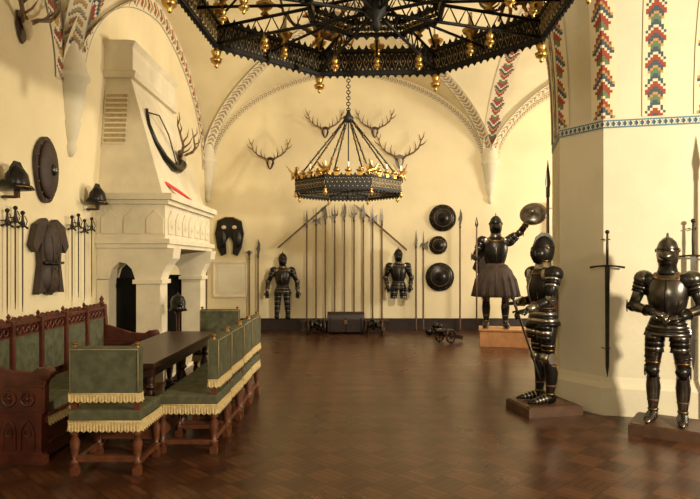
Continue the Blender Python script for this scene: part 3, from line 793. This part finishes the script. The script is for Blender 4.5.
# ---------------------------------------------------------------- chandeliers
def cup(b,p,s=1.,candle=True):
    p=V(p)
    b.lathe([(.012*s,-.03*s),(.03*s,-.02*s),(.015*s,0),(.05*s,.03*s),(.06*s,.05*s),(.03*s,.05*s),(.022*s,.05*s),(.022*s,.09*s)],p,BRASS,12)
    if candle: b.tube([p+V((0,0,.08*s)),p+V((0,0,.17*s))],.014*s,CANDLE,8)
def griffin(b,p,a,s=1.):
    T0=b.T;b.T=T0@Matrix.Translation(p)@Matrix.Rotation(a,4,'Z')@Matrix.Scale(s,4)
    b.tube([(-.14,0,.05),(-.08,0,.10),(0,0,.11),(.09,0,.15),(.13,0,.24),(.17,0,.27),(.23,0,.24)],[.03,.05,.045,.05,.03,.035,.008],BRASS,10)
    b.tube([(-.13,0,.07),(-.22,0,.05),(-.26,0,.14),(-.20,0,.20)],[.02,.014,.010,.018],BRASS,8)
    for k in (1,-1):
        b.prism([(.06,0),(-.02,.05),(-.12,.20),(-.16,.24),(-.10,.10),(-.14,.12),(-.08,.02),(0,-.03)],(0,k*.055,.15),(1,0,0),(0,k*.5,.87),.012,BRASS)
        b.tube([(.08,k*.03,.13),(.10,k*.04,.05),(.14,k*.04,0)],[.02,.013,.012],BRASS,7)
        b.tube([(-.10,k*.035,.08),(-.07,k*.045,.04),(-.10,k*.045,0)],[.028,.016,.012],BRASS,7)
    b.T=T0
def octv(R,rot,z): return [V((R*math.cos(rot+pi/8+k*pi/4),R*math.sin(rot+pi/8+k*pi/4),z)) for k in range(8)]
def latticeband(b,R,rot,z0,z1,nd,m,gm,core=.86):
    v0=octv(R,rot,z0)
    for k in range(8):
        a,c=v0[k],v0[(k+1)%8];d=c-a;L=d.length;dn=d.normalized();nr=V((dn.y,-dn.x,0));h=z1-z0
        ang=math.atan2(d.y,d.x)
        for zz in (z0,z1): b.box((a+c)/2+V((0,0,zz-z0)),(L+.02,.035,.028),m,RZ(ang))
        mid=(a+c)/2+V((0,0,h/2))
        b.box(mid,(L,.008,h*core),m,RZ(ang))
        for i in range(nd):
            p=a+d*((i+.5)/nd)+V((0,0,h/2));q=L/nd/2*.95;hh=h/2*.85
            for sd in (1,-1):
                o=nr*.009*sd
                b.tube([p-dn*q*.8+o,p+V((0,0,hh*.8))+o,p+dn*q*.8+o,p-V((0,0,hh*.8))+o,p-dn*q*.8+o],.0045,gm,4)
                b.ell(p+o,(.012,.012,.012),gm,n=7,h=4)
                for t in (.82,.18): b.ell(a+d*((i)/nd)+V((0,0,h*t))+o,(.010,.010,.010),gm,n=6,h=4)
            b.prism([(-q*.8,0),(q*.8,0),(q*.3,.03),(0,.05),(-q*.3,.03)],a+d*((i+.5)/nd)+V((0,0,h+.012)),dn,(0,0,1),.01,m)
            b.prism([(-q*.8,0),(q*.8,0),(0,-.035)],a+d*((i+.5)/nd)+V((0,0,-.012)),dn,(0,0,1),.01,m)
def pendant(b,p,s=1.):
    b.lathe([(.004,-.17*s),(.02*s,-.155*s),(.012*s,-.14*s),(.045*s,-.12*s),(.055*s,-.09*s),(.025*s,-.07*s),(.04*s,-.045*s),(.045*s,-.02*s),(.02*s,0),(.02*s,.04*s)],p,BRASS,14)
b=B();rot=math.radians(-3)
R1=1.53
latticeband(b,R1,rot,0,.23,16,IRON,TAN)
latticeband(b,.55,rot,.05,.15,5,IRON,TAN,.3)
ov=octv(R1,rot,0)
for k,v in enumerate(ov):
    pendant(b,v+V((0,0,-.02)),1.0)
    u=V((v.x,v.y,0)).normalized();ang=math.atan2(u.y,u.x)
    for zz in (.03,.17): b.tube([u*.05+V((0,0,zz)),u*R1+V((0,0,zz))],.014,IRON,6)
    for i in range(9):
        r0=.1+i*.155;b.tube([u*r0+V((0,0,.03)),u*(r0+.077)+V((0,0,.17)),u*(r0+.155)+V((0,0,.03))],.007,IRON,5)
    cup(b,u*1.02+V((0,0,.22)),1.3);pendant(b,u*1.02+V((0,0,.0)),.75)
    cup(b,v*1.0+V((0,0,.26)),1.3)
    if k%2==0: griffin(b,u*1.25+V((0,0,.18)),ang+pi/2,1.1)
    w=(ov[k]+ov[(k+1)%8])/2;wu=w.normalized()
    b.tube([wu*.5+V((0,0,.1)),wu*R1*.92+V((0,0,.1))],.012,IRON,6)
    cup(b,wu*1.2+V((0,0,.14)),1.3);pendant(b,wu*1.2+V((0,0,.08)),.7)
    b.tube([v+V((0,0,.22)),V((0,0,1.35))],.010,IRON,6)
for a0 in (0.4,2.0,3.6,5.2):
    T0=b.T;b.T=Matrix.Translation((1.1*math.cos(a0),1.1*math.sin(a0),.2))@Matrix.Rotation(a0+pi/2,4,'Z')@Matrix.Scale(.75,4)
    antler(b,1);antler(b,-1);b.T=T0
b.lathe([(.01,-.12),(.05,-.08),(.03,-.03),(.09,.02),(.10,.15),(.05,.2),(.03,.5),(.05,.55),(.02,.6),(.02,1.3),(.05,1.33),(.05,1.4),(.02,1.45)],(0,0,0),IRON,14)
LX,LY=.20,4.64
ztop=vz(LX,LY);zc=3.60
i=0;z=1.45
while z<ztop-zc:
    b.ring((0,0,z),.035,.008,IRON,10,5,RZ((i%2)*pi/2)@RX(pi/2));z+=.055;i+=1
b.obj('large_chandelier',(LX,LY,zc))
b=B();rot=0;R2=1.04
latticeband(b,R2,rot,0,.22,10,IRON,TAN)
ov=octv(R2,rot,0)
for k,v in enumerate(ov):
    u=v.normalized()
    b.tube([v+V((0,0,.2)),u*.06+V((0,0,1.42))],.015,IRON,6)
    for t in (.15,.3,.45,.6,.75,.9):
        p=(v+V((0,0,.2)))*(1-t)+(u*.06+V((0,0,1.42)))*t;b.ell(p,.028,BRASSD,n=8,h=5)
    pendant(b,v,.7)
    cup(b,v+V((0,0,.27)),1.2)
    w=ov[(k+1)%8]
    for j in range(1,4):
        p=v+(w-v)*j/4
        cup(b,p+V((0,0,.27)),1.1,candle=(j==2))
        b.prism([(-.03,0),(-.06,.07),(-.02,.06),(0,.13),(.02,.06),(.06,.07),(.03,0)],p*1.02+V((0,0,.22)),(w-v).normalized(),(0,0,1),.012,BRASS)
    griffin(b,v*1.02+V((0,0,.22)),math.atan2(u.y,u.x)+pi/2,.75)
    b.tube([v+V((0,0,.06)),V((0,0,.06))],.012,IRON,6)
b.lathe([(.01,-.1),(.05,-.05),(.02,0),(.05,.08),(.02,.14),(.012,.2),(.012,1.35),(.09,1.38),(.10,1.46),(.05,1.5),(.02,1.6)],(0,0,0),IRON,12)
zc2=2.98;ztop=vz(-.03,11.35);z=1.6;i=0
while z<ztop-zc2:
    b.ring((0,0,z),.035,.009,IRON,8,4,RZ((i%2)*pi/2)@RX(pi/2));z+=.055;i+=1
b.obj('iron_chandelier',(-.03,11.35,zc2))

# ---------------------------------------------------------------- lights / camera
def area(name,loc,tgt,size,e,col):
    l=bpy.data.lights.new(name,'AREA');l.size=size;l.energy=e;l.color=col;l.shape='SQUARE'
    o=bpy.data.objects.new(name,l);S.collection.objects.link(o);o.location=loc
    o.rotation_euler=(V(tgt)-V(loc)).to_track_quat('-Z','Y').to_euler();return o
area('key_lamp',(5.6,1.6,3.1),(-.5,9.5,1.6),.35,560,(1,.85,.60))
area('fill_lamp',(-1.2,-2.5,3.2),(.8,12,1.8),1.0,150,(1,.85,.61))
area('aisle_fill_right',(10.0,11.5,3.0),(0,13,2.2),1.6,600,(1,.89,.70))  # added light in the right aisle to brighten the back bay, no window there
area('back_wall_fill',(1.9,8.7,4.4),(-.4,15,1.8),.5,220,(1,.86,.64))  # added light aimed at the back wall, no fixture behind it
w=bpy.data.worlds.new('world');S.world=w;w.use_nodes=True
w.node_tree.nodes['Background'].inputs[0].default_value=(1,.85,.62,1);w.node_tree.nodes['Background'].inputs[1].default_value=.25
cam=bpy.data.cameras.new('camera');co=bpy.data.objects.new('camera',cam);S.collection.objects.link(co)
co.location=(0,0,1.7);co.rotation_euler=(pi/2,0,0);cam.sensor_width=36;cam.lens=36*600/700;cam.shift_y=12.5/700
S.camera=co
S.view_settings.view_transform='Standard'
S.view_settings.look='None'
